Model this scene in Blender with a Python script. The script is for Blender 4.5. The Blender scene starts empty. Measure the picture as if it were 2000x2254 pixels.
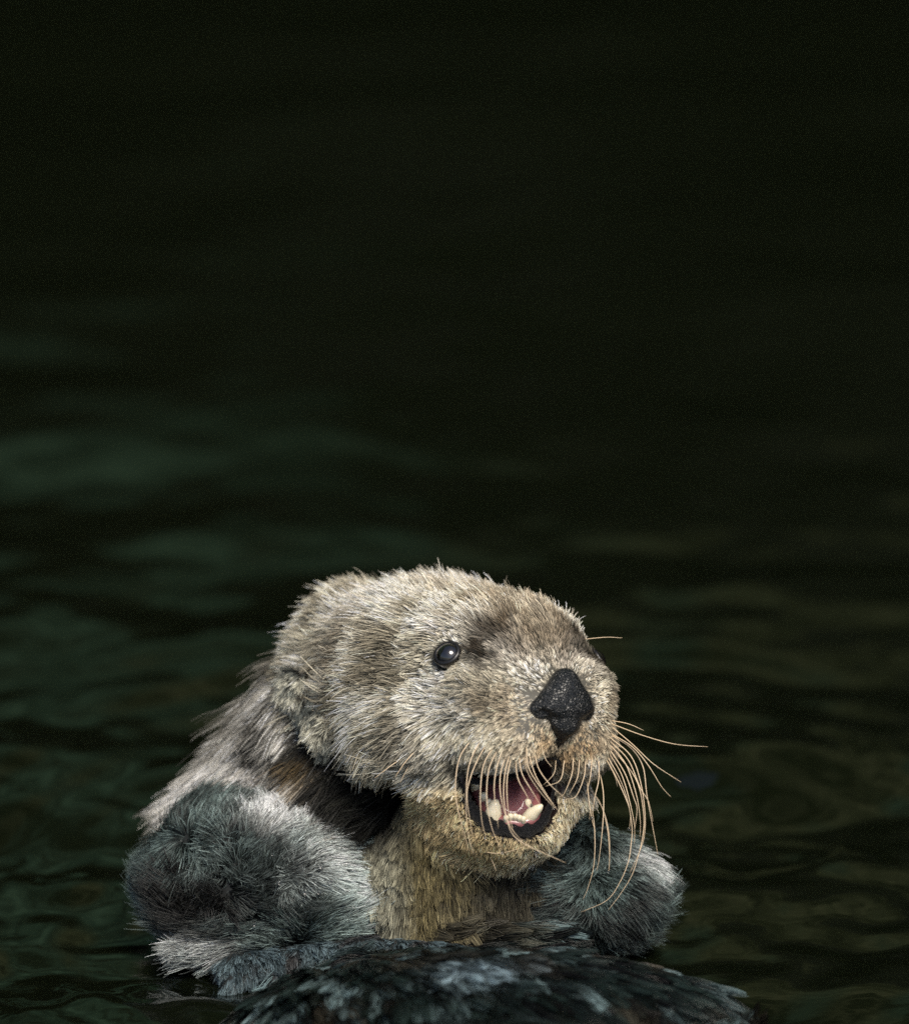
import bpy, math, random
import numpy as np
from mathutils import Vector, kdtree

R = math.radians
rng = np.random.default_rng(11)
random.seed(5)
QUICK = 1.0          # fur density factor

# ------------------------------------------------------------------ camera
S = 0.000314                     # metres per photograph pixel at the otter
D = 8.0                          # camera to otter
PITCH = R(18.0)
DU = D / S
CX, CY = 1000.0, 1127.0
RIGHT = np.array([1.0, 0, 0])
UP = np.array([0, math.sin(PITCH), math.cos(PITCH)])
BACK = np.array([0, -math.cos(PITCH), math.sin(PITCH)])
WATER_Y, WATER_Z = 2092.0, 50.0  # a point on the water line, photograph row and depth
_Yw = (CY - WATER_Y) * (DU - WATER_Z) / DU
CAM_H = D * math.sin(PITCH) - S * (_Yw * math.cos(PITCH) + WATER_Z * math.sin(PITCH))
CAM = np.array([0, -D * math.cos(PITCH), CAM_H])
ORG = CAM - BACK * D

scene = bpy.context.scene
col = scene.collection
cd = bpy.data.cameras.new('camera')
cam = bpy.data.objects.new('camera', cd)
col.objects.link(cam)
cam.location = CAM
cam.rotation_euler = (math.pi / 2 - PITCH, 0, 0)
cd.sensor_fit = 'VERTICAL'
cd.sensor_height = 36.0
cd.lens = 36.0 * D / (2254 * S)
cd.clip_end = 500
cd.dof.use_dof = True
cd.dof.focus_distance = D - 330 * S
cd.dof.aperture_fstop = 3.4
scene.camera = cam

# ------------------------------------------------------------------ sky and sun
SUN_EL, SUN_AZ = 54.0, 160.0     # azimuth clockwise from +Y (away from the camera)
w = bpy.data.worlds.new('World')
scene.world = w
w.use_nodes = True
nt = w.node_tree
bg = nt.nodes['Background']
sky = nt.nodes.new('ShaderNodeTexSky')
sky.sky_type = 'NISHITA'
sky.sun_disc = False
sky.dust_density = 2.5
sky.ozone_density = 1.0
sky.sun_elevation = R(SUN_EL)
sky.sun_rotation = R(SUN_AZ)
nt.links.new(sky.outputs[0], bg.inputs[0])
bg.inputs[1].default_value = 0.05
sd = bpy.data.lights.new('sun', 'SUN')
sd.energy = 1.5
sd.angle = R(24)
sd.color = (1.0, 0.93, 0.82)
sun = bpy.data.objects.new('sun', sd)
col.objects.link(sun)
az, el = R(SUN_AZ), R(SUN_EL)
tosun = Vector((math.sin(az) * math.cos(el), math.cos(az) * math.cos(el), math.sin(el)))
sun.rotation_euler = tosun.to_track_quat('Z', 'Y').to_euler()
sun.location = (0, 0, 8)

vs = scene.view_settings
scene.display_settings.display_device = 'sRGB'
vs.view_transform = 'Standard'
vs.look = 'None'
vs.gamma = 1.0
vs.exposure = 1.58
scene.cycles.use_denoising = False
scene.cycles.max_bounces = 10
scene.cycles.sample_clamp_indirect = 2.0
scene.cycles.sample_clamp_direct = 6.0
scene.cycles.blur_glossy = 1.0
scene.cycles.transparent_max_bounces = 8
scene.cycles_curves.shape = 'RIBBONS'

# ------------------------------------------------------------------ coordinates
def L(px, py, z):
    """photograph pixel + depth towards the camera (in pixel units) -> camera-aligned local point"""
    k = (DU - z) / DU
    return np.array([(px - CX) * k, (CY - py) * k, z], dtype=np.float64)

def to_world(P):
    P = np.asarray(P, dtype=np.float64)
    return ORG + S * (P[..., 0:1] * RIGHT + P[..., 1:2] * UP + P[..., 2:3] * BACK)

def to_px(P):
    k = DU / (DU - P[..., 2])
    return np.stack([CX + P[..., 0] * k, CY - P[..., 1] * k], -1)

def norm(v):
    return v / np.maximum(np.linalg.norm(v, axis=-1, keepdims=True), 1e-9)

# head frame
YAW = R(33)
hf = norm(np.array([math.sin(YAW), -0.10, math.cos(YAW)]))
hu = np.array([0.05, 1.0, 0.0]); hu = norm(hu - hf * hu.dot(hf))
hl = np.cross(hf, hu)
HO = L(933, 1480, 0)
HM = np.stack([hf, hl, hu])          # rows
def H(f, l, u):
    return HO + f * hf + l * hl + u * hu
def to_head(P):
    return (P - HO) @ HM.T

# ------------------------------------------------------------------ noise
def _hash(i, j, k, seed):
    n = (i * 374761393 + j * 668265263 + k * 2147483647 + seed * 1274126177) & 0x7fffffff
    n = ((n ^ (n >> 13)) * 1274126177) & 0x7fffffff
    n = n ^ (n >> 16)
    return (n & 0xffff) / 65535.0
def noise(P, scale, seed=0):
    p = P / scale
    i = np.floor(p).astype(np.int64); f = p - i
    f = f * f * (3 - 2 * f)
    out = 0
    for dx in (0, 1):
        for dy in (0, 1):
            for dz in (0, 1):
                wgt = (f[:, 0] if dx else 1 - f[:, 0]) * (f[:, 1] if dy else 1 - f[:, 1]) * (f[:, 2] if dz else 1 - f[:, 2])
                out = out + wgt * _hash(i[:, 0] + dx, i[:, 1] + dy, i[:, 2] + dz, seed)
    return out            # 0..1
def sstep(a, b, x):
    t = np.clip((x - a) / (b - a), 0, 1)
    return t * t * (3 - 2 * t)
def bump(x, c, w_):
    return np.exp(-((x - c) / w_) ** 2)

# ------------------------------------------------------------------ distance fields
def d_ell(P, c, r, M=None):
    q = P - c.astype(P.dtype)
    if M is not None:
        q = q @ M.T.astype(P.dtype)
    r = np.asarray(r, dtype=P.dtype)
    a = q / r
    k0 = np.sqrt((a * a).sum(-1))
    b = a / r
    k1 = np.sqrt((b * b).sum(-1)) + 1e-9
    return k0 * (k0 - 1.0) / k1
def d_cap(P, a, b, ra, rb):
    a = a.astype(P.dtype); b = b.astype(P.dtype)
    ab = b - a
    t = np.clip(((P - a) @ ab) / ab.dot(ab), 0, 1)
    q = P - a - t[..., None] * ab
    return np.sqrt((q * q).sum(-1)) - (ra + (rb - ra) * t)
def smin(a, b, k):
    h = np.clip(0.5 + 0.5 * (b - a) / k, 0, 1)
    return b + (a - b) * h - k * h * (1 - h)
def smax(a, b, k):
    return -smin(-a, -b, k)

EYE_H = np.array([380.0, 186.0, 70.0])

CAV = [((440, 32, -222), (150, 108, 90)), ((520, 5, -180), (110, 38, 46))]
def head_sdf(P):
    d = d_ell(P, H(110, 0, -24), (292, 256, 196), HM)
    d = smin(d, d_ell(P, H(310, 0, 32), (172, 212, 146), HM), 60)
    d = smin(d, d_ell(P, H(250, 130, -90), (200, 130, 120), HM), 50)
    d = smin(d, d_ell(P, H(250, -130, -90), (200, 130, 120), HM), 50)
    d = smin(d, d_ell(P, H(450, 0, -40), (125, 150, 100), HM), 50)
    for sg in (1, -1):
        d = smin(d, d_ell(P, H(418, sg * 112, -6), (112, 86, 94), HM), 40)
    for sg in (1, -1):
        d = smin(d, d_ell(P, H(465, sg * 88, -95), (105, 92, 78), HM), 28)
    d = smin(d, d_ell(P, L(792, 1484, -70), (122, 150, 150)), 60)            # back of the skull
    j = smin(d_ell(P, H(325, -14, -222), (160, 194, 82), HM), d_ell(P, H(345, 0, -286), (150, 138, 84), HM), 40)
    return smin(d, j, 45)      # lower jaw
def neck_sdf(P):
    b = d_ell(P, L(800, 1720, -80), (205, 270, 200))
    return smin(b, d_cap(P, L(768, 1540, -110), L(590, 1850, -190), 125, 180), 60)
def chest_sdf(P):
    d = d_ell(P, L(980, 1990, 60), (240, 210, 150))
    return smin(d, d_cap(P, L(1030, 1830, 150), L(980, 1990, 120), 135, 150), 50)
def belly_sdf(P):
    t = d_ell(P, L(960, 2200, 150), (440, 130, 260))
    t = smin(t, d_ell(P, L(1080, 2272, 640), (540, 165, 440)), 60)
    t = smin(t, d_cap(P, L(900, 2076, 235), L(1190, 2082, 245), 40, 44), 20)
    t = smin(t, d_cap(P, L(790, 2150, 420), L(960, 2165, 480), 48, 60), 30)
    t = smin(t, d_cap(P, L(1150, 2165, 400), L(1330, 2215, 480), 45, 45), 40)
    return smin(t, d_ell(P, L(1090, 2420, 1250), (400, 150, 500)), 80)
def foreleg_sdf(P):
    a = d_ell(P, L(562, 1934, 70), (236, 166, 178))
    a = smin(a, d_ell(P, L(690, 1985, 130), (146, 106, 110)), 40)
    a = smin(a, d_cap(P, L(480, 1850, 10), L(620, 1775, -50), 80, 80), 50)        # upper arm running into the shoulder
    b = d_cap(P, L(1265, 1880, 0), L(1362, 1955, 70), 72, 84)
    b = smin(b, d_ell(P, L(1330, 1990, 130), (104, 72, 80)), 40)
    b = smin(b, d_ell(P, L(1225, 1985, 110), (92, 66, 80)), 40)
    a = smin(a, d_cap(P, L(590, 2088, 195), L(420, 2096, 165), 24, 14), 12)      # tuft along the elbow
    return np.minimum(a, b)
def paw_sdf(P):
    d = d_cap(P, L(520, 2140, 225), L(800, 2104, 285), 40, 40)
    d = smin(d, d_cap(P, L(800, 2104, 285), L(1010, 2086, 300), 40, 10), 12)
    d = smin(d, d_cap(P, L(545, 2125, 250), L(500, 2190, 275), 24, 20), 10)
    return smin(d, d_cap(P, L(625, 2122, 262), L(600, 2195, 290), 24, 20), 10)
REGIONS = [head_sdf, neck_sdf, chest_sdf, belly_sdf, foreleg_sdf, paw_sdf]
def body_sdf(P):
    d = smin(head_sdf(P), smin(neck_sdf(P), chest_sdf(P), 60), 70)
    d = smin(d, belly_sdf(P), 40)
    d = smin(d, foreleg_sdf(P), 55)
    return smin(d, paw_sdf(P), 12)
def cav_sdf(P):
    c = None
    for (p, r) in CAV:
        e = d_ell(P, H(*p), r, HM)
        c = e if c is None else smin(c, e, 30)
    return c
def full_sdf(P):
    d = body_sdf(P)
    d = smax(d, -cav_sdf(P), 14)
    e = H(*EYE_H)
    d = smax(d, -(np.sqrt(((P - e.astype(P.dtype)) ** 2).sum(-1)) - 31), 8)
    return d

def grad(fn, P, h=2.0):
    g = np.zeros_like(P)
    for a in range(3):
        o = np.zeros(3); o[a] = h
        g[:, a] = fn(P + o) - fn(P - o)
    return norm(g)

def hit_many(X_, Y_, fn=None, z0=900.0):
    """walk from the camera along photograph rays to the first surface; rows of nan where there is none"""
    fn = fn or body_sdf
    X_ = np.asarray(X_, float); Y_ = np.asarray(Y_, float)
    z = np.full(len(X_), z0); act = np.ones(len(X_), bool); ok = np.zeros(len(X_), bool)
    def pos(z):
        k = (DU - z) / DU
        return np.stack([(X_ - CX) * k, (CY - Y_) * k, z], -1)
    for _ in range(160):
        if not act.any(): break
        d = fn(pos(z)[act])
        i_ = np.where(act)[0]
        hitm = d < 0.5
        ok[i_[hitm]] = True
        z[i_[~hitm]] -= np.maximum(d[~hitm] * 0.85, 0.6)
        act[i_[hitm]] = False
        act &= z > -900
    P_ = pos(z); P_[~ok] = np.nan
    return P_
def hit(px, py, fn=None, z0=900.0):
    for f2 in (fn, None):
        t = np.linspace(0, 0.5, 40)
        p = hit_many(px + (900 - px) * t, py + (1800 - py) * t, f2, z0)
        ok = np.where(~np.isnan(p[:, 0]))[0]
        if len(ok) and (ok[0] == 0 or f2 is None): return p[ok[0]]

def surface_nets(fn, lo, hi, h, chunk=400000):
    n = [int(math.ceil((hi[a] - lo[a]) / h)) + 1 for a in range(3)]
    ax = [lo[a] + h * np.arange(n[a]) for a in range(3)]
    G = np.stack(np.meshgrid(*ax, indexing='ij'), -1).reshape(-1, 3).astype(np.float32)
    V = np.concatenate([fn(G[i:i + chunk]) for i in range(0, len(G), chunk)]).reshape(n)
    del G
    ins = V < 0
    cs = [(a, b, c) for a in (0, 1) for b in (0, 1) for c in (0, 1)]
    def sub(A, c): return A[c[0]:n[0] - 1 + c[0], c[1]:n[1] - 1 + c[1], c[2]:n[2] - 1 + c[2]]
    cnt = sum(sub(ins, c).astype(np.int8) for c in cs)
    act = (cnt > 0) & (cnt < 8)
    idx = -np.ones(act.shape, dtype=np.int64)
    cell = np.argwhere(act)
    idx[act] = np.arange(len(cell))
    acc = np.zeros((len(cell), 3)); num = np.zeros(len(cell))
    for c in cs:
        for a in range(3):
            if c[a]: continue
            e = list(c); e[a] = 1
            v0 = V[cell[:, 0] + c[0], cell[:, 1] + c[1], cell[:, 2] + c[2]]
            v1 = V[cell[:, 0] + e[0], cell[:, 1] + e[1], cell[:, 2] + e[2]]
            m = (v0 < 0) != (v1 < 0)
            t = np.where(m, v0 / np.where(m, v0 - v1, 1), 0)
            p = np.tile(np.array(c, float), (len(cell), 1)); p[:, a] += t
            acc[m] += p[m]; num[m] += 1
    verts = np.array(lo) + h * (cell + acc / num[:, None])
    faces = []
    for a in range(3):
        b, c = (a + 1) % 3, (a + 2) % 3
        sl0 = [slice(None)] * 3; sl1 = [slice(None)] * 3
        sl0[a] = slice(0, n[a] - 1); sl1[a] = slice(1, n[a])
        cr = ins[tuple(sl0)] != ins[tuple(sl1)]
        E = np.argwhere(cr)
        E = E[(E[:, b] > 0) & (E[:, c] > 0) & (E[:, b] < n[b] - 1) & (E[:, c] < n[c] - 1)]
        def at(db, dc):
            q = E.copy(); q[:, b] += db; q[:, c] += dc
            return idx[q[:, 0], q[:, 1], q[:, 2]]
        f = np.stack([at(-1, -1), at(0, -1), at(0, 0), at(-1, 0)], -1)
        flip = ~ins[E[:, 0], E[:, 1], E[:, 2]]
        f[flip] = f[flip][:, ::-1]
        faces.append(f)
    return verts, np.concatenate(faces)

# ------------------------------------------------------------------ materials
def mat(name):
    m = bpy.data.materials.new(name); m.use_nodes = True
    n = m.node_tree
    return m, n, n.nodes['Principled BSDF']
def setp(b, **k):
    for key, v in k.items():
        b.inputs[key.replace('_', ' ')].default_value = v
def simple(name, c, rough, coat=0.0, spec=0.5):
    m, n, b = mat(name)
    b.inputs['Base Color'].default_value = (*c, 1)
    b.inputs['Roughness'].default_value = rough
    b.inputs['Coat Weight'].default_value = coat
    b.inputs['Coat Roughness'].default_value = 0.08
    b.inputs['Specular IOR Level'].default_value = spec
    return m, n, b

def fur_material(name, rough, spec):
    m, n, b = mat(name)
    at = n.nodes.new('ShaderNodeAttribute'); at.attribute_name = 'fur_colour'
    n.links.new(at.outputs['Color'], b.inputs['Base Color'])
    b.inputs['Roughness'].default_value = rough
    b.inputs['Specular IOR Level'].default_value = spec
    return m
M_FUR = fur_material('dry_fur', 0.5, 0.12)
M_DAMP = fur_material('damp_fur', 0.3, 0.18)
M_WET = fur_material('wet_fur', 0.2, 0.12)

m, n, b = mat('otter_skin'); M_SKIN = m
at = n.nodes.new('ShaderNodeAttribute'); at.attribute_name = 'skin_colour'
n.links.new(at.outputs['Color'], b.inputs['Base Color'])
setp(b, Roughness=0.6)

M_EYE, n, b = simple('eye_surface', (0.006, 0.005, 0.005), 0.03, 1.0)
tc = n.nodes.new('ShaderNodeTexCoord')
M_LID, _, _ = simple('eyelid_skin', (0.008, 0.007, 0.007), 0.35)
M_NOSE, n, b = simple('nose_leather', (0.005, 0.006, 0.0065), 0.36, 0.0, 0.5)
tc = n.nodes.new('ShaderNodeTexCoord')
vo = n.nodes.new('ShaderNodeTexVoronoi'); vo.feature = 'DISTANCE_TO_EDGE'; vo.inputs['Scale'].default_value = 620
nz = n.nodes.new('ShaderNodeTexNoise'); nz.inputs['Scale'].default_value = 300
mx = n.nodes.new('ShaderNodeVectorMath'); mx.operation = 'MULTIPLY_ADD'
mx.inputs[1].default_value = (0.0016,) * 3
n.links.new(tc.outputs['Object'], mx.inputs[2]); n.links.new(nz.outputs['Color'], mx.inputs[0])
n.links.new(tc.outputs['Object'], nz.inputs['Vector'])
n.links.new(mx.outputs[0], vo.inputs['Vector'])
cl = n.nodes.new('ShaderNodeMath'); cl.operation = 'MINIMUM'; cl.inputs[1].default_value = 0.22
n.links.new(vo.outputs['Distance'], cl.inputs[0])
bp = n.nodes.new('ShaderNodeBump'); bp.inputs['Strength'].default_value = 0.9; bp.inputs['Distance'].default_value = 0.0018
n.links.new(cl.outputs[0], bp.inputs['Height']); n.links.new(bp.outputs[0], b.inputs['Normal'])

M_LIP, n, b = simple('wet_black_lip', (0.007, 0.007, 0.008), 0.48, 0.0)
nz = n.nodes.new('ShaderNodeTexNoise'); nz.inputs['Scale'].default_value = 260; nz.inputs['Detail'].default_value = 4
bp = n.nodes.new('ShaderNodeBump'); bp.inputs['Strength'].default_value = 1.0; bp.inputs['Distance'].default_value = 0.0016
n.links.new(nz.outputs[0], bp.inputs['Height']); n.links.new(bp.outputs[0], b.inputs['Normal'])
M_TONGUE, n, b = simple('tongue_flesh', (0.17, 0.062, 0.068), 0.32, 0.3)
b.inputs['Subsurface Weight'].default_value = 0.25; b.inputs['Subsurface Radius'].default_value = (0.004, 0.0015, 0.001)
nz = n.nodes.new('ShaderNodeTexNoise'); nz.inputs['Scale'].default_value = 500
bp = n.nodes.new('ShaderNodeBump'); bp.inputs['Strength'].default_value = 0.5; bp.inputs['Distance'].default_value = 0.0008
n.links.new(nz.outputs[0], bp.inputs['Height']); n.links.new(bp.outputs[0], b.inputs['Normal'])
M_GUM, _, _ = simple('gum_flesh', (0.24, 0.09, 0.09), 0.3, 0.4)
M_TOOTH, n, b = simple('tooth_enamel', (0.74, 0.66, 0.48), 0.28, 0.4)
b.inputs['Subsurface Weight'].default_value = 0.2; b.inputs['Subsurface Radius'].default_value = (0.002, 0.0015, 0.001)
M_WHISKER, _, _ = simple('whisker_keratin', (0.56, 0.43, 0.28), 0.35, 0.0)
m, n, b = mat('clear_water_drop'); M_DROP = m
setp(b, Roughness=0.02, IOR=1.33); b.inputs['Transmission Weight'].default_value = 1.0
M_EARSKIN, _, _ = simple('ear_skin', (0.03, 0.03, 0.028), 0.6)

# ------------------------------------------------------------------ object helpers
def link_mesh(name, verts, faces, material, parent=None, smooth=True):
    me = bpy.data.meshes.new(name)
    verts = np.ascontiguousarray(verts, dtype=np.float32)
    if isinstance(faces, np.ndarray):
        k = faces.shape[1]
        me.vertices.add(len(verts)); me.vertices.foreach_set('co', verts.ravel())
        me.loops.add(faces.size); me.loops.foreach_set('vertex_index', faces.ravel().astype(np.int32))
        me.polygons.add(len(faces))
        me.polygons.foreach_set('loop_start', (np.arange(len(faces)) * k).astype(np.int32))
        me.update(calc_edges=True); me.validate()
    else:
        me.from_pydata(verts.tolist(), [], faces); me.update()
    if smooth:
        me.polygons.foreach_set('use_smooth', np.ones(len(me.polygons), dtype=bool))
    me.materials.append(material)
    o = bpy.data.objects.new(name, me)
    col.objects.link(o)
    if parent: attach(o, parent)
    return o
def attach(o, parent):
    o.parent = parent
    o.matrix_parent_inverse = parent.matrix_world.inverted()

def tube(pts, rad, sides=8, cap=True):
    pts = np.asarray(pts, float); rad = np.broadcast_to(np.asarray(rad, float), (len(pts),))
    t = norm(np.gradient(pts, axis=0))
    ref = np.array([0.31, 0.52, 0.79])
    a = norm(np.cross(t, ref)); b2 = np.cross(t, a)
    ang = np.linspace(0, 2 * math.pi, sides, endpoint=False)
    v = pts[:, None] + rad[:, None, None] * (np.cos(ang)[None, :, None] * a[:, None] + np.sin(ang)[None, :, None] * b2[:, None])
    nseg = len(pts); v = v.reshape(-1, 3)
    f = []
    for i in range(nseg - 1):
        for j in range(sides):
            k = (j + 1) % sides
            f.append((i * sides + j, i * sides + k, (i + 1) * sides + k, (i + 1) * sides + j))
    if cap:
        f.append(tuple(range(sides))[::-1]); f.append(tuple((nseg - 1) * sides + j for j in range(sides)))
    return v, f
def spline(P, m):
    """Catmull-Rom through P, m samples per span"""
    P = np.asarray(P, float)
    Q = np.vstack([2 * P[0] - P[1], P, 2 * P[-1] - P[-2]])
    out = []
    for i in range(1, len(Q) - 2):
        for t in np.linspace(0, 1, m, endpoint=False):
            out.append(0.5 * ((2 * Q[i]) + (-Q[i - 1] + Q[i + 1]) * t + (2 * Q[i - 1] - 5 * Q[i] + 4 * Q[i + 1] - Q[i + 2]) * t * t + (-Q[i - 1] + 3 * Q[i] - 3 * Q[i + 1] + Q[i + 2]) * t ** 3))
    out.append(P[-1])
    return np.array(out)
def sphere(c, r, M=None, nu=20, nv=14):
    u = np.linspace(0, 2 * math.pi, nu, endpoint=False); v = np.linspace(0, math.pi, nv + 1)[1:-1]
    q = [(0, 0, 1)] + [(math.sin(b) * math.cos(a), math.sin(b) * math.sin(a), math.cos(b)) for b in v for a in u] + [(0, 0, -1)]
    q = np.array(q) * np.asarray(r, float)
    if M is not None: q = q @ M
    f = []
    for j in range(nu):
        f.append((0, 1 + j, 1 + (j + 1) % nu))
    for i in range(len(v) - 1):
        for j in range(nu):
            f.append((1 + i * nu + j, 1 + (i + 1) * nu + j, 1 + (i + 1) * nu + (j + 1) % nu, 1 + i * nu + (j + 1) % nu))
    last = len(q) - 1; o0 = 1 + (len(v) - 1) * nu
    for j in range(nu):
        f.append((o0 + j, last, o0 + (j + 1) % nu))
    return q + c, f

# ------------------------------------------------------------------ water and cliff (rock added out of view to darken reflections)
def waves(x, y):
    g = np.random.default_rng(3)
    z = np.zeros_like(x); 
    for i in range(46):
        lam = 0.035 * (22 ** g.random())
        th = math.pi / 2 + g.normal(0, 0.55) if i % 4 else g.random() * math.pi
        amp = 0.0044 * lam ** 1.0 * (0.6 + g.random())
        k = 2 * math.pi / lam
        z += amp * np.sin(k * (x * math.cos(th) + y * math.sin(th)) + g.random() * 6.28 + 0.8 * np.sin(1.7 * x + 2.3 * y + i))
    r = np.hypot(x - 0.02, (y + 0.05) * 0.9)
    z += 0.0016 * np.sin(2 * math.pi * r / 0.055 + 1.5 * np.sin(9 * x) + 1.2 * np.sin(7 * y)) * np.exp(-((r - 0.42) / 0.22) ** 2)
    return z
xs = np.concatenate([[-60, -25, -10, -5, -3, -2], np.arange(-1.3, 1.3001, 0.011), [2, 3, 5, 10, 25, 60]])
ys = np.concatenate([[-60, -30, -15, -8, -5, -3, -2, -1.4], np.arange(-1.0, 4.2, 0.011), [4.4, 5, 6, 9, 20, 60]])
X, Y = np.meshgrid(xs, ys, indexing='ij')
fade = sstep(3, 1.5, np.abs(X)) * sstep(4.4, 3.8, Y) * sstep(-2.0, -1.0, Y)
Zw = waves(X, Y) * fade * (0.18 + 0.82 * np.exp(-(np.maximum(Y - 0.1, 0) / 0.6) ** 2))
nx, ny = X.shape
I = np.arange(nx * ny).reshape(nx, ny)
wf = np.stack([I[:-1, :-1], I[1:, :-1], I[1:, 1:], I[:-1, 1:]], -1).reshape(-1, 4)
m, n, b = mat('dark_pool_water')
setp(b, Roughness=0.03, IOR=1.33)
b.inputs['Base Color'].default_value = (0.0029, 0.0040, 0.0018, 1)
nz = n.nodes.new('ShaderNodeTexNoise'); nz.inputs['Scale'].default_value = 38; nz.inputs['Detail'].default_value = 3
tc = n.nodes.new('ShaderNodeTexCoord'); mp = n.nodes.new('ShaderNodeMapping'); mp.inputs['Scale'].default_value = (0.5, 1, 1)
n.links.new(tc.outputs['Object'], mp.inputs[0]); n.links.new(mp.outputs[0], nz.inputs['Vector'])
bp = n.nodes.new('ShaderNodeBump'); bp.inputs['Strength'].default_value = 0.1; bp.inputs['Distance'].default_value = 0.004
n.links.new(nz.outputs[0], bp.inputs['Height']); n.links.new(bp.outputs[0], b.inputs['Normal'])
water = link_mesh('water', np.stack([X, Y, Zw], -1).reshape(-1, 3), wf, m)
water['kind'] = 'structure'; water['label'] = 'dark rippled pool water around the otter'

# unseen rock face, added to keep the sky out of the water's reflection
m, n, b = mat('reflection_rock')
setp(b, Roughness=0.8)
b.inputs['Specular IOR Level'].default_value = 0.06
tc = n.nodes.new('ShaderNodeTexCoord')
nz = n.nodes.new('ShaderNodeTexNoise'); nz.inputs['Scale'].default_value = 1.6; nz.inputs['Detail'].default_value = 8
n.links.new(tc.outputs['Object'], nz.inputs['Vector'])
def ramp(n, stops):
    cr = n.nodes.new('ShaderNodeValToRGB'); e_ = cr.color_ramp.elements
    e_[0].position, e_[0].color = stops[0][0], (*stops[0][1], 1)
    e_[1].position, e_[1].color = stops[-1][0], (*stops[-1][1], 1)
    for p, c in stops[1:-1]:
        q = e_.new(p); q.color = (*c, 1)
    return cr
green_tint = ramp(n, [(0.30, (0.010, 0.016, 0.010)), (0.5, (0.032, 0.070, 0.046)), (0.7, (0.07, 0.135, 0.085))])  # rock tones chosen for the streaks they give in the water
olive_tint = ramp(n, [(0.30, (0.012, 0.014, 0.007)), (0.5, (0.060, 0.070, 0.032)), (0.7, (0.12, 0.13, 0.065))])
n.links.new(nz.outputs[0], green_tint.inputs[0]); n.links.new(nz.outputs[0], olive_tint.inputs[0])
nz.inputs['Scale'].default_value = 2.2
sp = n.nodes.new('ShaderNodeSeparateXYZ'); n.links.new(tc.outputs['Object'], sp.inputs[0])
def math_(op, a_, b_):
    q = n.nodes.new('ShaderNodeMath'); q.operation = op
    for i_, v_ in enumerate((a_, b_)):
        if hasattr(v_, 'is_output'): n.links.new(v_, q.inputs[i_])
        else: q.inputs[i_].default_value = v_
    return q.outputs[0]
def mrange(v_, lo, hi):
    q = n.nodes.new('ShaderNodeMapRange'); q.interpolation_type = 'SMOOTHSTEP'
    n.links.new(v_, q.inputs[0]); q.inputs[1].default_value = lo; q.inputs[2].default_value = hi
    return q.outputs[0]
nb2 = n.nodes.new('ShaderNodeTexNoise'); nb2.inputs['Scale'].default_value = 1.3; n.links.new(tc.outputs['Object'], nb2.inputs['Vector'])
side_ = mrange(sp.outputs[0], -0.25, 0.35)                       # moss on one side, bare on the other, placed to tint the mirrored water
mixa = n.nodes.new('ShaderNodeMix'); mixa.data_type = 'RGBA'
n.links.new(side_, mixa.inputs['Factor']); n.links.new(green_tint.outputs[0], mixa.inputs['A']); n.links.new(olive_tint.outputs[0], mixa.inputs['B'])
hz_ = math_('ADD', math_('ADD', sp.outputs[2], math_('ADD', math_('MULTIPLY', side_, -0.52), 0.32)), math_('MULTIPLY', nb2.outputs[0], 0.45))
dark_band = mrange(hz_, 1.36, 1.8)                                  # low part painted black so the distant water mirrors dark
mixb = n.nodes.new('ShaderNodeMix'); mixb.data_type = 'RGBA'
n.links.new(dark_band, mixb.inputs['Factor']); mixb.inputs['A'].default_value = (0.003, 0.004, 0.0025, 1); n.links.new(mixa.outputs['Result'], mixb.inputs['B'])
n.links.new(mixb.outputs['Result'], b.inputs['Base Color'])
na, nb_ = 160, 100
A = np.linspace(-1.35, 1.35, na); Bv = np.linspace(0, 1, nb_)
AA, BB = np.meshgrid(A, Bv, indexing='ij')
rad = 5.4 + 0.9 * (AA / 1.35) ** 2
hgt = -0.6 + 9.6 * BB
cx_ = 9.0 * np.sin(AA * 0.9); cy_ = -3.2 + 7.4 * np.cos(AA * 0.9)
P3 = np.stack([cx_, cy_, hgt], -1).reshape(-1, 3)
dn = (noise(P3 + 50, 1.3, 1) - .5) * 1.0 + (noise(P3 + 50, 0.5, 2) - .5) * 0.4 + (noise(P3 + 50, 0.2, 3) - .5) * 0.16
under = 0.55 * np.exp(-((P3[:, 2] - 0.3) / 0.45) ** 2)
ctr = np.array([0, -3.2])
dirv = norm(P3[:, :2] - ctr)
P3[:, :2] += dirv * (dn + under + 0.12 * P3[:, 2])[:, None]
I = np.arange(na * nb_).reshape(na, nb_)
cf = np.stack([I[:-1, :-1], I[1:, :-1], I[1:, 1:], I[:-1, 1:]], -1).reshape(-1, 4)
added_cliff = link_mesh('added_cliff', P3, cf, m)
added_cliff['kind'] = 'structure'; added_cliff['label'] = 'added rock face out of view, darkens and tints the reflections'

# ------------------------------------------------------------------ the sea otter
base = to_world(L(960, 2120, 150)); 
root = bpy.data.objects.new('sea_otter', None); col.objects.link(root)
root.location = (base[0], base[1], 0.0)
root.empty_display_size = 0.1
root['label'] = 'furry sea otter with pale head and open mouth floating in dark water'
root['category'] = 'otter'
bpy.context.view_layer.update()

V, F = surface_nets(full_sdf, (-860, -1600, -560), (700, -110, 1500), 11.0)
for _ in range(2):
    d = full_sdf(V); V = V - grad(full_sdf, V) * np.clip(d, -6, 6)[:, None]
N = grad(full_sdf, V)
body = link_mesh('body', to_world(V), F, M_SKIN, root)

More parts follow.
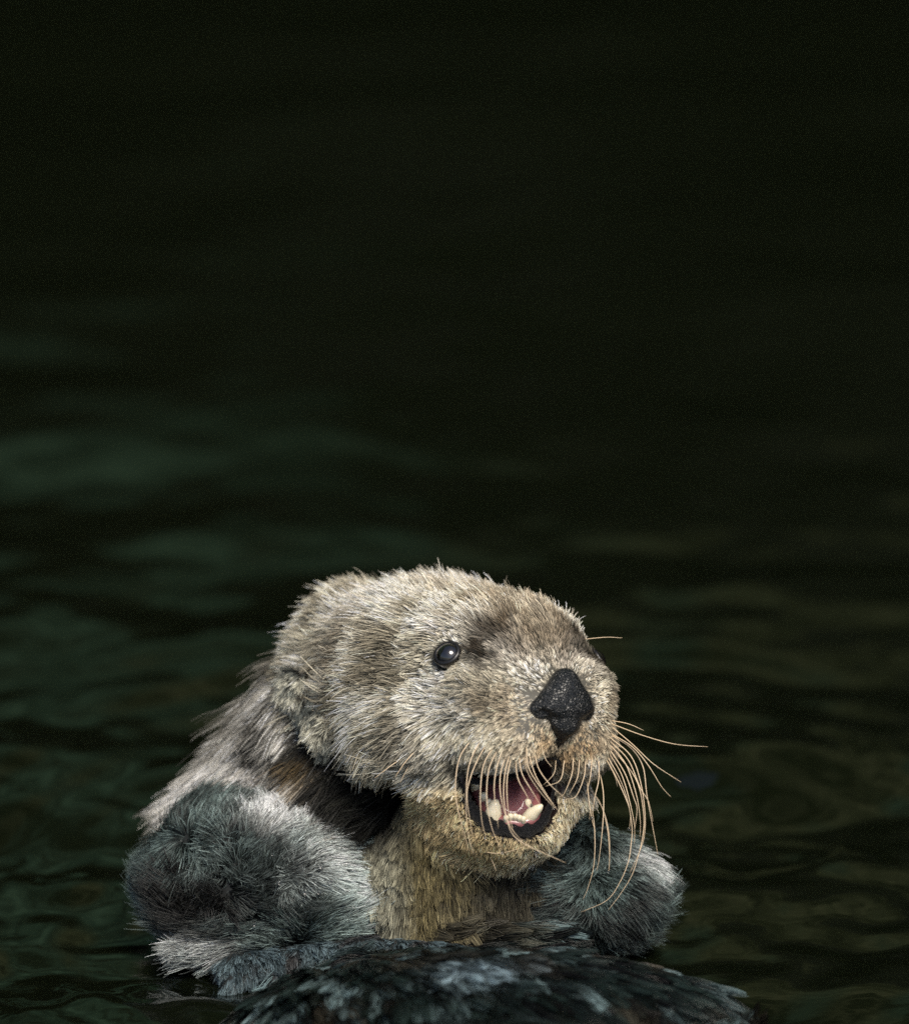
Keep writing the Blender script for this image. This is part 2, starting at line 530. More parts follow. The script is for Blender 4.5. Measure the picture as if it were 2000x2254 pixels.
# eyes ---------------------------------------------------------------
for sg in (1, -1):
    c = H(EYE_H[0], sg * EYE_H[1], EYE_H[2])
    v, f = sphere(np.zeros(3), 30, nu=32, nv=24)
    e = link_mesh('eye', to_world(c + v), f, M_EYE, root)
    en = norm(grad(head_sdf, c[None])[0] + 0.15 * hu)
    aa = norm(np.cross(en, hu)); bb = np.cross(aa, en)
    t = np.linspace(0, 2 * math.pi, 33)
    ring = c + en * 13 + 27.5 * (np.cos(t)[:, None] * aa + 0.92 * np.sin(t)[:, None] * bb)
    v, f = tube(ring, 6.0, 10, cap=False)
    lid = link_mesh('eyelid', to_world(v), f, M_LID, e)

# nose ---------------------------------------------------------------
def nose_sdf(P):
    d = d_ell(P, H(556, 0, 26), (38, 36, 46), HM)
    d = smin(d, d_ell(P, H(562, 0, 4), (38, 64, 38), HM), 18)
    d = smin(d, d_ell(P, H(566, 0, -14), (38, 70, 30), HM), 14)
    for sg in (1, -1):
        d = smin(d, d_ell(P, H(546, sg * 60, -22), (32, 23, 23), HM), 12)
    d = smin(d, d_ell(P, H(570, 0, -44), (28, 38, 28), HM), 14)
    d = smin(d, d_cap(P, H(572, 0, -54), H(548, 0, -100), 24, 6), 14)
    for sg in (1, -1):
        d = smax(d, -d_cap(P, H(600, sg * 30, -46), H(578, sg * 66, -26), 10, 9), 7)
        d = smax(d, -d_cap(P, H(578, sg * 66, -26), H(560, sg * 88, -40), 8, 5), 5)
    d = smax(d, -d_cap(P, H(612, 0, -20), H(606, 0, -90), 6, 5), 6)
    return d
c = H(560, 0, -20)
vn, fn_ = surface_nets(nose_sdf, c - 135, c + 135, 5.0)
link_mesh('nose', to_world(vn), fn_, M_NOSE, root)

# skin colour under the fur and inside the mouth
cavv = cav_sdf(V)
sk = np.tile(np.array([0.009, 0.010, 0.009]), (len(V), 1))
hd = (head_sdf(V) < 25)
sk[hd] = (0.06, 0.055, 0.042)
inm = cavv < 14
sk[inm] = (0.012, 0.006, 0.006)
ca = body.data.attributes.new('skin_colour', 'FLOAT_COLOR', 'POINT')
ca.data.foreach_set('color', np.hstack([sk, np.ones((len(V), 1))]).astype(np.float32).ravel())

# ears ---------------------------------------------------------------
near_a = hit(662, 1512); near_b = hit(722, 1612)
near_a[2] += 46; near_b[2] += 58
ear_parts = []
for sg in (1, -1):
    A_, B_ = [H(q[0], sg * q[1], q[2]) for q in (to_head(near_a), to_head(near_b))]
    def ear_sdf(P, A_=A_, B_=B_):
        d = d_cap(P, A_, B_, 34, 24)
        e = d_cap(P, A_ + hf * 34 + hl * sg * 22, B_ + hf * 26 + hl * sg * 22, 18, 12)
        return smax(d, -e, 10)
    lo = np.minimum(A_, B_) - 50; hi = np.maximum(A_, B_) + 50
    ve, fe = surface_nets(ear_sdf, lo, hi, 6.0)
    ear = link_mesh('ear', to_world(ve), fe, M_EARSKIN, root)
    ear_parts.append((ear, ve, fe, grad(ear_sdf, ve)))

# mouth --------------------------------------------------------------
zl = hit(1112, 1832)[2]
lip_px = [(1002, 1708, 6), (1020, 1745, 11), (1038, 1784, 15), (1068, 1812, 19), (1112, 1827, 21), (1160, 1827, 20), (1194, 1806, 13), (1212, 1768, 6), (1220, 1724, 3)]
pts = []
for (x, y, r_) in lip_px:
    h_ = hit(x, y, head_sdf); pts.append(h_ - np.array([0, 0, r_ * 1.05]))
lp = spline(pts, 6); lr = np.interp(np.linspace(0, len(lip_px) - 1, len(lp)), range(len(lip_px)), [p[2] for p in lip_px]) * (1 + 0.16 * rng.normal(0, 1, len(lp)))
v, f = tube(lp, lr, 14)
link_mesh('lower_lip', to_world(v), f, M_LIP, root)
up_px = [(1000, 1708, 5), (1060, 1722, 7), (1120, 1712, 8), (1170, 1690, 8), (1213, 1664, 8), (1236, 1684, 7), (1250, 1712, 5)]
pts = [hit(x, y, head_sdf) - np.array([0, 0, 12]) for (x, y, r_) in up_px]
v, f = tube(spline(pts, 5), np.interp(np.linspace(0, 6, 31), range(7), [p[2] for p in up_px]), 10)
link_mesh('upper_lip', to_world(v), f, M_LIP, root)

def tongue_shape():
    v, f = sphere(np.zeros(3), (1, 1, 1), nu=40, nv=30)
    v = v * np.array([62, 82, 40])
    v[:, 2] -= 16 * np.exp(-(v[:, 0] / 16) ** 2) * (v[:, 2] > 0) * (1 - (v[:, 1] / 82) ** 2)
    ax_y = norm(np.array([-0.10, 0.72, -0.69])); ax_x = norm(np.cross(ax_y, np.array([0, 0.69, 0.72]))); ax_z = np.cross(ax_x, ax_y)
    return L(1122, 1748, zl - 95) + v[:, :1] * ax_x + v[:, 1:2] * ax_y + v[:, 2:3] * ax_z, f
v, f = tongue_shape()
link_mesh('tongue', to_world(v), f, M_TONGUE, root)
gp = [L(1040, 1715, zl - 130), L(1056, 1758, zl - 80), L(1082, 1796, zl - 38), L(1112, 1810, zl - 26), L(1150, 1812, zl - 26), L(1176, 1796, zl - 38), L(1176, 1752, zl - 90)]
v, f = tube(spline(gp, 6), 13, 10)
link_mesh('gum', to_world(v), f, M_GUM, root)
def tooth(path, rads):
    P_ = spline([L(*p) for p in path], 5)
    v, f = tube(P_, np.interp(np.linspace(0, len(rads) - 1, len(P_)), range(len(rads)), rads), 12)
    return link_mesh('tooth', to_world(v), f, M_TOOTH, root)
tooth([(1086, 1806, zl - 34), (1086, 1786, zl - 26), (1091, 1768, zl - 22), (1096, 1761, zl - 22)], [19, 18, 12, 3])
tooth([(1160, 1804, zl - 34), (1172, 1790, zl - 24), (1186, 1778, zl - 14), (1193, 1772, zl - 10)], [16, 15, 9, 3])
for i, (x, y, r_) in enumerate([(1113, 1801, 6), (1123, 1797, 7), (1133, 1797, 7), (1142, 1800, 7), (1151, 1803, 7)]):
    tooth([(x, y + 8, zl - 18), (x, y, zl - 12), (x, y - 5, zl - 11), (x, y - 7, zl - 11)], [r_ * .8, r_, r_ * .8, r_ * .25])
for (x, y, r_, z) in [(1046, 1728, 12, 96), (1063, 1753, 11, 66), (1076, 1768, 9, 48), (1166, 1754, 9, 76), (1161, 1768, 9, 56)]:
    tooth([(x, y + 12, zl - z), (x, y, zl - z + 6), (x, y - 7, zl - z + 8), (x, y - 10, zl - z + 8)], [r_ * .9, r_, r_ * .75, r_ * .25])

# whiskers ------------------------------------------------------------
WL = [[(950,850),(880,950),(858,1080),(870,1200),(925,1405)], [(985,860),(925,980),(908,1130),(915,1300),(945,1412)],
      [(1010,880),(960,970),(925,1060),(912,1150),(940,1330)], [(1040,900),(990,990),(975,1120),(980,1240),(1000,1330)],
      [(1060,910),(1015,1010),(1005,1150),(1030,1290),(1080,1400)], [(1085,900),(1050,1010),(1040,1120),(1060,1290)],
      [(1100,930),(1070,1030),(1070,1130),(1095,1230),(1150,1340),(1375,1450)], [(1115,930),(1090,1030),(1085,1150),(1110,1270),(1180,1360)],
      [(1120,950),(1100,1060),(1105,1200),(1130,1300)], [(1140,960),(1150,1050),(1190,1130),(1215,1180)],
      [(1155,940),(1170,1030),(1215,1110),(1265,1190)], [(1180,940),(1195,1020),(1250,1110),(1320,1190)],
      [(1190,900),(1200,1000),(1260,1100),(1340,1205)], [(1200,930),(1230,1030),(1280,1120),(1335,1200)],
      [(1230,940),(1250,1010),(1300,1080),(1370,1145)], [(1260,900),(1280,960),(1310,1000)], [(1330,960),(1320,1030),(1270,1085)],
      [(1370,960),(1350,1060),(1280,1090)], [(1410,950),(1405,1030),(1370,1120),(1345,1140)], [(1440,960),(1430,1050),(1390,1130)],
      [(1470,960),(1460,1050),(1420,1140),(1360,1150)], [(1500,950),(1490,1050),(1470,1130)], [(1530,960),(1530,1060),(1510,1150),(1500,1240)],
      [(1545,1010),(1560,1120),(1555,1250),(1535,1420),(1520,1490)], [(1560,1060),(1600,1180),(1600,1320),(1580,1490)],
      [(640,940),(560,990),(475,1055)], [(690,900),(620,980),(570,1055)], [(660,960),(625,1020),(598,1075)], [(1515,402),(1590,390),(1640,393)],
      [(930,1385),(1050,1405),(1150,1385),(1200,1360)], [(1000,1400),(1030,1440),(1050,1490)]]
WR = [[(315,292),(450,318),(565,367)], [(310,312),(560,405),(800,470),(1045,490)], [(315,332),(480,470),(640,620),(845,755)],
      [(310,385),(480,490),(600,630),(700,790),(770,866)], [(310,395),(470,500),(560,640),(590,860),(640,1130),(672,1305)],
      [(305,415),(470,560),(545,770),(575,1000),(570,1150),(540,1260),(460,1440)], [(310,445),(450,590),(540,800),(600,900),(635,1050)],
      [(305,465),(430,620),(510,850),(540,1050),(536,1170)], [(300,495),(420,680),(490,870),(515,960),(495,1130)],
      [(300,525),(400,700),(460,900),(495,1080),(495,1220)], [(290,555),(390,740),(450,920),(478,1100),(470,1225),(450,1350),(390,1500),(290,1640),(95,1730)],
      [(280,575),(360,720),(440,900),(465,1000),(458,1105)], [(290,605),(345,700),(370,790)], [(280,755),(340,890),(350,1080),(330,1290),(303,1425)],
      [(255,735),(285,950),(270,1150),(230,1380),(160,1550),(110,1635)], [(210,790),(225,860),(180,1000),(160,1040)], [(160,700),(165,880),(180,1030),(205,1130)],
      [(305,475),(500,720),(560,950),(560,1150),(490,1420),(400,1580),(300,1715)]]
wh = [[(600 + x / 2.134, 1220 + y / 2.134) for x, y in p] for p in WL] + [[(1250 + x / 3.406, 1500 + y / 3.406) for x, y in p] for p in WR]
drop_spots = []
for p in wh:
    x, y = p[0]; hh = None
    for _ in range(30):
        hh = hit_many([x], [y], head_sdf)[0]
        if not np.isnan(hh[0]): break
        x -= 3
    z0 = hh[2] - 4
    off = x - p[0][0]; m_ = len(p) - 1
    P_ = spline([(a + off * (1 - i_ / m_) ** 1.5, b_, 0) for i_, (a, b_) in enumerate(p)], 6)
    ln = np.concatenate([[0], np.cumsum(np.linalg.norm(np.diff(P_[:, :2], axis=0), axis=1))]); tt = ln / ln[-1]
    Q = []
    HZ = hit_many(P_[:, 0], P_[:, 1])[:, 2]
    for (a, b_, _), t, hz in zip(P_, tt, HZ):
        z = z0 + min(ln[-1], 200) * 0.28 * math.sin(t * 1.9)
        if t > 0.12:
            if not np.isnan(hz): z = max(z, hz + 26)
        Q.append([a, b_, z])
    Q = np.array(Q)
    k_ = np.ones(5) / 5
    zz = np.convolve(np.pad(Q[:, 2], 2, mode='edge'), k_, mode='valid'); zz[0] = z0; Q[:, 2] = np.maximum(zz, z0 - 60)
    pts = np.array([L(*q) for q in Q])
    long_ = ln[-1] > 70
    v, f = tube(pts, np.interp(tt, [0, 0.5, 1], [1.2, 1.0, 0.4] if long_ else [0.9, 0.75, 0.35]), 6)
    link_mesh('whisker', to_world(v), f, M_WHISKER, root)
    if long_ and rng.random() < 0.16: drop_spots.append((pts[-1], 3.6))

# beads of water -------------------------------------------------------
for (x, y, r_) in [(707, 1905, 6), (615, 1942, 5), (673, 1963, 6), (702, 1963, 5), (728, 1940, 5), (694, 1943, 3.5), (427, 1973, 5), (725, 1813, 4), (472, 2040, 3.5), (560, 2035, 3.5), (790, 1770, 3.5), (812, 1777, 3), (600, 1880, 3), (1375, 1890, 3.5)]:
    h_ = hit(x, y); drop_spots.append((L(x, y, h_[2] + 34), r_))
sv, sf = sphere(np.zeros(3), (1, 1, 1.2), nu=12, nv=8)
drop_me = None
for (p, r_) in drop_spots:
    if drop_me is None:
        o = link_mesh('water_drop', sv, sf, M_DROP); drop_me = o.data
    else:
        o = bpy.data.objects.new('water_drop', drop_me); col.objects.link(o)
    o.location = to_world(p); o.scale = (r_ * S,) * 3
    bpy.context.view_layer.update()
    attach(o, root)

# ------------------------------------------------------------------ fur
def blob_at(px, py, r_, sym=True, fn=body_sdf):
    h_ = hit(px, py, fn)
    return h_, r_
def blobw(P, c, r_, head):
    if head:
        a = to_head(P); c = to_head(c)
        a = np.stack([a[:, 0], np.abs(a[:, 1]), a[:, 2]], -1); c = np.array([c[0], abs(c[1]), c[2]])
        q = a - c
    else:
        q = P - c
    r_ = np.asarray(r_, float)
    return np.exp(-((q / r_) ** 2).sum(-1))
def mixc(c, col_, w_):
    return c * (1 - w_[:, None]) + np.array(col_) * w_[:, None]

NOSE = H(575, 0, -10)
EYE_L, EYE_R = H(*EYE_H), H(EYE_H[0], -EYE_H[1], EYE_H[2])
def head_props(P, Nn):
    hp = to_head(P); n_ = len(P)
    rho = np.linalg.norm(P - NOSE, axis=1)
    f_, l_, u_ = hp[:, 0], hp[:, 1], hp[:, 2]
    al = np.abs(l_)
    # length
    ln = 15 + 32 * sstep(70, 300, rho) + 24 * sstep(330, 560, rho)
    cheek = sstep(380, 250, f_) * sstep(-10, -110, u_) * sstep(60, 150, al)
    ln = ln + 34 * cheek
    jaw = sstep(-185, -235, u_)
    ln = np.where(jaw > 0.5, 26 + 14 * sstep(420, 250, f_), ln)
    de = np.minimum(np.linalg.norm(P - EYE_L, axis=1), np.linalg.norm(P - EYE_R, axis=1))
    ln *= 0.35 + 0.65 * sstep(34, 80, de)
    dm = cav_sdf(P)
    ln *= 0.62 + 0.38 * sstep(4, 50, dm)
    # flow
    fl = P - NOSE
    side = np.sign(l_)
    down = -hu[None] * 1.0 + hl[None] * (0.25 * side)[:, None] - hf[None] * 0.25
    fl = norm(fl) * (1 + 0.5 * cheek)[:, None] + (down + hl[None] * (0.5 * side)[:, None] - hf[None] * 0.35) * (1.15 * cheek)[:, None]
    muz = sstep(330, 420, f_) * sstep(-40, -110, u_)
    fl = fl + down * (1.8 * muz)[:, None]
    fl = fl * (1 - jaw)[:, None] + (down + norm(P - H(400, 0, -230)) * 0.8) * jaw[:, None]
    wob = (noise(P, 46, 21) - .5)
    fl = norm(fl) + (wob[:, None] * hu[None] + (noise(P, 46, 22) - .5)[:, None] * hl[None]) * 0.9
    lift = 0.26 + 0.44 * sstep(40, 170, u_) * sstep(480, 300, f_) + 0.2 * sstep(120, -60, f_)
    lift = np.where(jaw > 0.5, 0.5, lift)
    # colour
    tip = np.tile(np.array([0.62, 0.565, 0.43]), (n_, 1))
    n1 = noise(P, 60, 5); n2 = noise(P, 24, 6)
    tip = mixc(tip, (0.17, 0.145, 0.10), 0.85 * sstep(0.43, 0.68, n1 * 0.65 + n2 * 0.35))
    tip = mixc(tip, (0.86, 0.81, 0.69), 0.6 * sstep(0.55, 0.25, n1))
    for (c, r_, colr, k) in HEAD_BLOBS:
        tip = mixc(tip, colr, np.clip(k * blobw(P, c, r_, True) * (0.55 + 0.9 * n2), 0, 1))
    tip = mixc(tip, (0.60, 0.45, 0.225), 0.85 * jaw)
    tip = mixc(tip, (0.80, 0.69, 0.48), 0.75 * jaw * sstep(60, -90, l_))  # paler far side of the chin, its brighter light put into the colour
    rootc = tip * 0.07 + np.array([0.002, 0.004, 0.003])  # dark roots, with the greenish fur shadow painted in
    return fl, ln, lift, tip, rootc, np.where(jaw > 0.5, 0.42, np.where(rho < 200, 0.6, 0.78)) + 0.04 * cheek, (0.95 + 0.3 * sstep(150, 400, rho)) * (1 - 0.3 * jaw)
def mkb(px, py, r_, colr, k):
    return (hit(px, py, head_sdf), r_, colr, k)
CREAM, BROWN, DUSK = (0.90, 0.82, 0.70), (0.18, 0.135, 0.085), (0.032, 0.025, 0.017)  # CREAM also paints in the highlights on crown and nose bridge
HEAD_BLOBS = [mkb(860, 1315, 80, CREAM, 0.55), mkb(1000, 1290, 60, CREAM, 0.4), mkb(1010, 1330, 60, (0.36, 0.29, 0.20), 0.5), mkb(760, 1450, 70, (0.19, 0.155, 0.11), 0.8), mkb(1180, 1340, 70, (0.40, 0.32, 0.22), 0.6),
              mkb(640, 1545, 36, (0.03, 0.03, 0.024), 0.9), mkb(705, 1498, 22, (0.06, 0.055, 0.045), 0.7), mkb(960, 1640, 70, (0.62, 0.58, 0.48), 0.6), mkb(1200, 1640, 55, (0.54, 0.36, 0.19), 0.75), mkb(1150, 1560, 60, (0.70, 0.58, 0.42), 0.5),  # first two: dark crease around the ear painted into the fur
              mkb(1270, 1440, 55, CREAM, 0.9), mkb(1240, 1460, 40, CREAM, 0.5), mkb(1062, 1535, 34, BROWN, 0.7), mkb(985, 1385, 24, CREAM, 0.9), mkb(985, 1500, 30, CREAM, 0.8),
              mkb(1165, 1425, 46, BROWN, 0.75), mkb(1115, 1390, 50, BROWN, 0.8), mkb(1112, 1420, 36, DUSK, 0.65), mkb(1080, 1440, 44, DUSK, 1.25), mkb(1080, 1398, 36, DUSK, 0.75), mkb(1090, 1475, 26, DUSK, 0.8)]
DARK = [(hit(800, 1750), 80, 1.0), (hit(800, 1700), 90, 1.0), (hit(700, 1640), 46, 0.7), (hit(840, 1690), 105, 0.95), (hit(630, 1615), 46, 1.0), (hit(880, 1790), 75, 0.9)]  # dark brown fur, with shade under cheek and ear painted in
GOLD = (hit(712, 1668), 26)
PALE = [(hit(475, 1735), 70, 1.0), (hit(590, 1710), 50, 0.8), (hit(650, 1765), 50, 0.8), (hit(650, 1790), 66, 1.0), (hit(575, 1815), 44, 0.7), (hit(1405, 1885), 52, 0.5), (hit(790, 1990), 60, 0.4), (hit(440, 2090), (70, 22, 70), 0.34), (hit(520, 2088), (60, 20, 60), 0.2), (hit(700, 1900), 60, 0.35)]  # grizzled pale fur, with sky sheen on the shoulder put into the colour
def neck_props(P, Nn):
    n_ = len(P); px = to_px(P)
    n1 = noise(P, 70, 7); n2 = noise(P, 28, 8)
    fl = np.tile(np.array([-0.8, -0.55, 0.1]), (n_, 1)) + ((n1 - .5)[:, None] * np.array([1.4, 0.5, 0.0])) + ((n2 - .5)[:, None] * np.array([0.3, 1.0, 0]))
    ln = 74 + 30 * n1
    lift = np.full(n_, 0.46)
    tip = np.tile(np.array([0.54, 0.52, 0.47]), (n_, 1))
    tip = mixc(tip, (0.085, 0.08, 0.068), sstep(0.42, 0.60, 0.65 * n2 + 0.35 * n1))
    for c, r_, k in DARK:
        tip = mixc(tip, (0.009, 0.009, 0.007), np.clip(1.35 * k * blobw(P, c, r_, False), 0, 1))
    tip = mixc(tip, (0.34, 0.22, 0.08), 0.4 * blobw(P, GOLD[0], GOLD[1], False))
    for c, r_, k in PALE[:4]:
        tip = mixc(tip, (0.70, 0.67, 0.62), k * blobw(P, c, r_, False))
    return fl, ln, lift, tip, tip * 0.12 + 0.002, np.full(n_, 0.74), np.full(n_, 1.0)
def chest_props(P, Nn):
    n_ = len(P); px = to_px(P)
    n1 = noise(P, 40, 9)
    fl = np.tile(np.array([0.05, -1.0, 0.15]), (n_, 1)) + (n1 - .5)[:, None] * np.array([1.2, 0, 0])
    tip = np.tile(np.array([0.115, 0.095, 0.046]), (n_, 1))  # olive fur, shadow below the chin put into the tone
    tip = mixc(tip, (0.17, 0.145, 0.08), sstep(0.5, 0.7, noise(P, 60, 10)))
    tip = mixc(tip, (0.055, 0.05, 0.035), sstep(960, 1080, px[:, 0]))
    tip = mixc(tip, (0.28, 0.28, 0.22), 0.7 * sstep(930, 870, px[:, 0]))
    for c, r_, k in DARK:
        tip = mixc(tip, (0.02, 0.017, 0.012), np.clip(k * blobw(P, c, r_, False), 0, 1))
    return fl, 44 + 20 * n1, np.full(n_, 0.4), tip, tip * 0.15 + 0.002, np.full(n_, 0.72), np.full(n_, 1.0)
SWIRL = hit(600, 1905); SWIRL2 = hit(1330, 1960)
def leg_props(P, Nn):
    n_ = len(P); px = to_px(P)
    n1 = noise(P, 55, 12); n2 = noise(P, 22, 13)
    near = px[:, 0] < 1100
    ctr = np.where(near[:, None], SWIRL[None], SWIRL2[None])
    q_ = P - ctr
    fl = q_ / (np.linalg.norm(q_, axis=1, keepdims=True) + 70) * 1.5 + ((n2 - .5)[:, None] * np.array([0.9, 0.0, 0.0]) + (n1 - .5)[:, None] * np.array([0, 1.0, 0]))
    x_, y_ = px[:, 0], px[:, 1]
    def zone(w_, v): return (w_ * near)[:, None] * np.array(v)
    fn_z = zone(1.2 * sstep(1860, 1790, y_), (-0.05, 1.0, 0)) + zone(1.4 * sstep(420, 330, x_), (-1.0, 0.15, 0)) + zone(1.5 * sstep(640, 760, x_), (1.0, 0.16, 0.1)) \
        + zone(1.3 * sstep(1980, 2050, y_) * sstep(640, 720, x_), (0.5, 0.7, 0.2)) + zone(2.4 * sstep(2010, 2060, y_) * sstep(690, 590, x_), (-1.0, 0.05, 0.2)) \
        + zone(0.5 + 0 * x_, (0.45, 0.45, 0.2))
    far_z = (~near)[:, None] * (np.array([0.5, -0.5, 0.1]) + sstep(1340, 1240, x_)[:, None] * np.array([-1.3, 0.3, 0]) + sstep(1400, 1450, x_)[:, None] * np.array([0.8, 0.4, 0]))
    fl = fl * 0.12 + fn_z + far_z + (n1 - .5)[:, None] * np.array([0.5, 1.1, 0]) + (n2 - .5)[:, None] * np.array([1.1, -0.3, 0])
    ln = 33 + 18 * n1 + 20 * sstep(0.0, 220.0, np.linalg.norm(P - ctr, axis=1))
    tip = np.tile(np.array([0.082, 0.112, 0.105]), (n_, 1))  # grey fur, teal of the sky light put into the colour
    tip = mixc(tip, (0.022, 0.029, 0.027), sstep(0.42, 0.60, n2 * 0.5 + n1 * 0.5))
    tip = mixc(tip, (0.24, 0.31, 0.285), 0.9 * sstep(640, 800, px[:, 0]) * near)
    tip = mixc(tip, (0.018, 0.018, 0.017), np.clip(1.3 * blobw(P, DK1, 110, False), 0, 1))
    tip = mixc(tip, (0.014, 0.016, 0.015), np.clip(1.1 * blobw(P, DK2, 66, False), 0, 1))
    tip = mixc(tip, (0.018, 0.020, 0.019), np.clip(0.9 * blobw(P, DK3, 70, False), 0, 1))
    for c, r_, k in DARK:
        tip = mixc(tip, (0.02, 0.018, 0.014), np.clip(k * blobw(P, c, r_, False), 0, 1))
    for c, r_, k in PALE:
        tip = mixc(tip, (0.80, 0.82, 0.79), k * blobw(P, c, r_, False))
    ln = np.where(near & (y_ > 2060) & (x_ < 600), 50 + 24 * n1, ln)
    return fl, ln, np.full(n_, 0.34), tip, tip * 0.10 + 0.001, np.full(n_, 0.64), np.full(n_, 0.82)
DK3 = hit(585, 1970)
DK1 = hit(430, 1990); DK2 = hit(1380, 2030)
BC = L(900, 2100, 500)
BELLY_GLINT = hit(1010, 2135)
def belly_props(P, Nn):
    n_ = len(P); px = to_px(P)
    n1 = noise(P, 80, 14); n2 = noise(P, 34, 15)
    fl = norm(P - BC) * 0.8 + np.array([0.5, -0.2, 0.2]) + (n1 - .5)[:, None] * np.array([0.6, 1.6, 0]) + (n2 - .5)[:, None] * np.array([0.8, 0.8, 0])
    tip = np.tile(np.array([0.006, 0.010, 0.009]), (n_, 1))
    tip = mixc(tip, (0.024, 0.018, 0.012), 0.6 * sstep(0.5, 0.75, noise(P, 120, 16)))
    tip = mixc(tip, (0.085, 0.122, 0.125), 0.9 * sstep(0.62, 0.84, noise(P * np.array([0.45, 1.0, 0.6]), 26, 41)))  # teal glints of wet locks painted into the tips
    tip = mixc(tip, (0.075, 0.066, 0.045), 0.8 * sstep(2090, 2050, px[:, 1]) * sstep(1200, 1000, px[:, 0]))
    tip = mixc(tip, (0.17, 0.23, 0.26), 0.8 * blobw(P, BELLY_GLINT, (75, 26, 90), False))  # a bluish wet highlight painted across the belly
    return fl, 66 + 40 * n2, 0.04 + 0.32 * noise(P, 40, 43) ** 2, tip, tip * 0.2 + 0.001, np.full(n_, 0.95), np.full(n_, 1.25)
def paw_props(P, Nn):
    n_ = len(P); px = to_px(P)
    n1 = noise(P, 30, 17)
    fl = np.tile(np.array([0.25, -1.0, 0.2]), (n_, 1)) + (n1 - .5)[:, None] * np.array([1.0, 0, 0])
    tip = np.tile(np.array([0.075, 0.105, 0.115]), (n_, 1))
    tip = mixc(tip, (0.05, 0.05, 0.05), sstep(0.5, 0.75, noise(P, 40, 18)))
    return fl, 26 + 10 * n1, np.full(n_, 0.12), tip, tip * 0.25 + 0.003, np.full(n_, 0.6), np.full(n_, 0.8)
def ear_props(P, Nn):
    n_ = len(P); n1 = noise(P, 25, 19)
    fl = np.tile(np.array([-0.35, -0.9, 0.1]), (n_, 1)) + (n1 - .5)[:, None] * np.array([1.0, 0, 0])
    tip = np.tile(np.array([0.44, 0.43, 0.35]), (n_, 1))
    tip = mixc(tip, (0.10, 0.11, 0.10), sstep(0.45, 0.7, n1))
    return fl, 34 + 14 * n1, np.full(n_, 0.25), tip, tip * 0.12 + 0.002, np.full(n_, 0.6), np.full(n_, 1.0)

K = 7
T = np.linspace(0, 1, K)
def make_fur(name, P, Nn, props, material, parent, clump_px, big_px, seed, sc, sh):
    g = np.random.default_rng(seed)
    fl, ln, lift, tip, rootc, cl, wd = props(P, Nn)
    n_ = len(P)
    ft = fl - Nn * (fl * Nn).sum(1, keepdims=True)
    ft = norm(ft)
    side = np.cross(Nn, ft)
    def grow(jit):
        ang = g.normal(0, jit, n_)[:, None]
        tdir = ft * np.cos(ang) + side * np.sin(ang)
        lf = np.clip(lift + g.normal(0, 0.10, n_), 0.08, 1)[:, None]
        leng = (ln * np.clip(g.normal(1, 0.28, n_), 0.35, 1.8))[:, None]
        d0 = norm(Nn * lf + tdir * (1 - lf)); d1 = norm(Nn * lf * 0.45 + tdir * (1 - lf * 0.5) + np.array([0, -0.12, 0]))
        curl = side * g.normal(0, 0.10, n_)[:, None]
        t = T[None, :, None]
        return P[:, None] + leng[:, None] * (d0[:, None] * (t - 0.5 * t * t) * 1.0 + d1[:, None] * (0.5 * t * t) * 1.15 + curl[:, None] * t * t) - Nn[:, None] * 3.0
    C = grow(0.22)
    area_guess = None
    def near_seed(spacing):
        # thin the roots to one seed per grid cell, then find each root's nearest seed
        key = np.floor(P / spacing).astype(np.int64)
        hsh = key[:, 0] * 73856093 ^ key[:, 1] * 19349663 ^ key[:, 2] * 83492791
        _, first = np.unique(hsh, return_index=True)
        kd = kdtree.KDTree(len(first))
        for i_, r_ in enumerate(first): kd.insert(P[r_], i_)
        kd.balance()
        Pq = P + g.normal(0, spacing * 0.18, P.shape)
        return first[np.fromiter((kd.find(q)[1] for q in Pq), dtype=np.int64, count=n_)]
    big = near_seed(big_px); small = near_seed(clump_px)
    wt = (T ** 1.1)[None, :, None]
    gap = np.linalg.norm(C[big][:, -1] - C[:, -1], axis=1)
    CB = C + (C[big] - C) * wt * (0.32 * np.clip(2.0 * big_px / np.maximum(gap, 1), 0, 1))[:, None, None]
    w_ = (cl * np.clip(g.normal(1, 0.15, n_), 0.3, 1.1))[:, None, None] * wt
    gap = np.linalg.norm(CB[small][:, -1] - CB[:, -1], axis=1)
    w_ = w_ * np.clip(3.2 * clump_px / np.maximum(gap, 1), 0, 1)[:, None, None]
    C = CB + (CB[small] - CB) * np.clip(w_, 0, 0.96)
    # per-hair colour
    vj = np.clip(np.exp(g.normal(0, sh, n_)) * np.exp(g.normal(0, sc, n_))[small] * np.exp(g.normal(0, sc * 0.5, n_))[big], 0.12, 2.6)[:, None]
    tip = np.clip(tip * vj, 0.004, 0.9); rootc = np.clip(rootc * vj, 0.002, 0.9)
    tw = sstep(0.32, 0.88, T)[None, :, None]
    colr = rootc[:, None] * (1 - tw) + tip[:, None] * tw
    rad = (wd * np.clip(g.normal(1, 0.2, n_), 0.5, 1.6))[:, None] * np.interp(T, [0, 0.4, 1], [1.0, 0.9, 0.25])[None]
    cu = bpy.data.hair_curves.new(name)
    cu.add_curves([K] * n_)
    cu.attributes['position'].data.foreach_set('vector', to_world(C).astype(np.float32).ravel())
    ra = cu.attributes.get('radius') or cu.attributes.new('radius', 'FLOAT', 'POINT')
    ra.data.foreach_set('value', (rad * S).astype(np.float32).ravel())
    ca = cu.attributes.new('fur_colour', 'FLOAT_COLOR', 'POINT')
    ca.data.foreach_set('color', np.concatenate([colr, np.ones((n_, K, 1))], -1).astype(np.float32).ravel())
    cu.materials.append(material)
    o = bpy.data.objects.new(name, cu); col.objects.link(o)
    attach(o, parent)
    return o

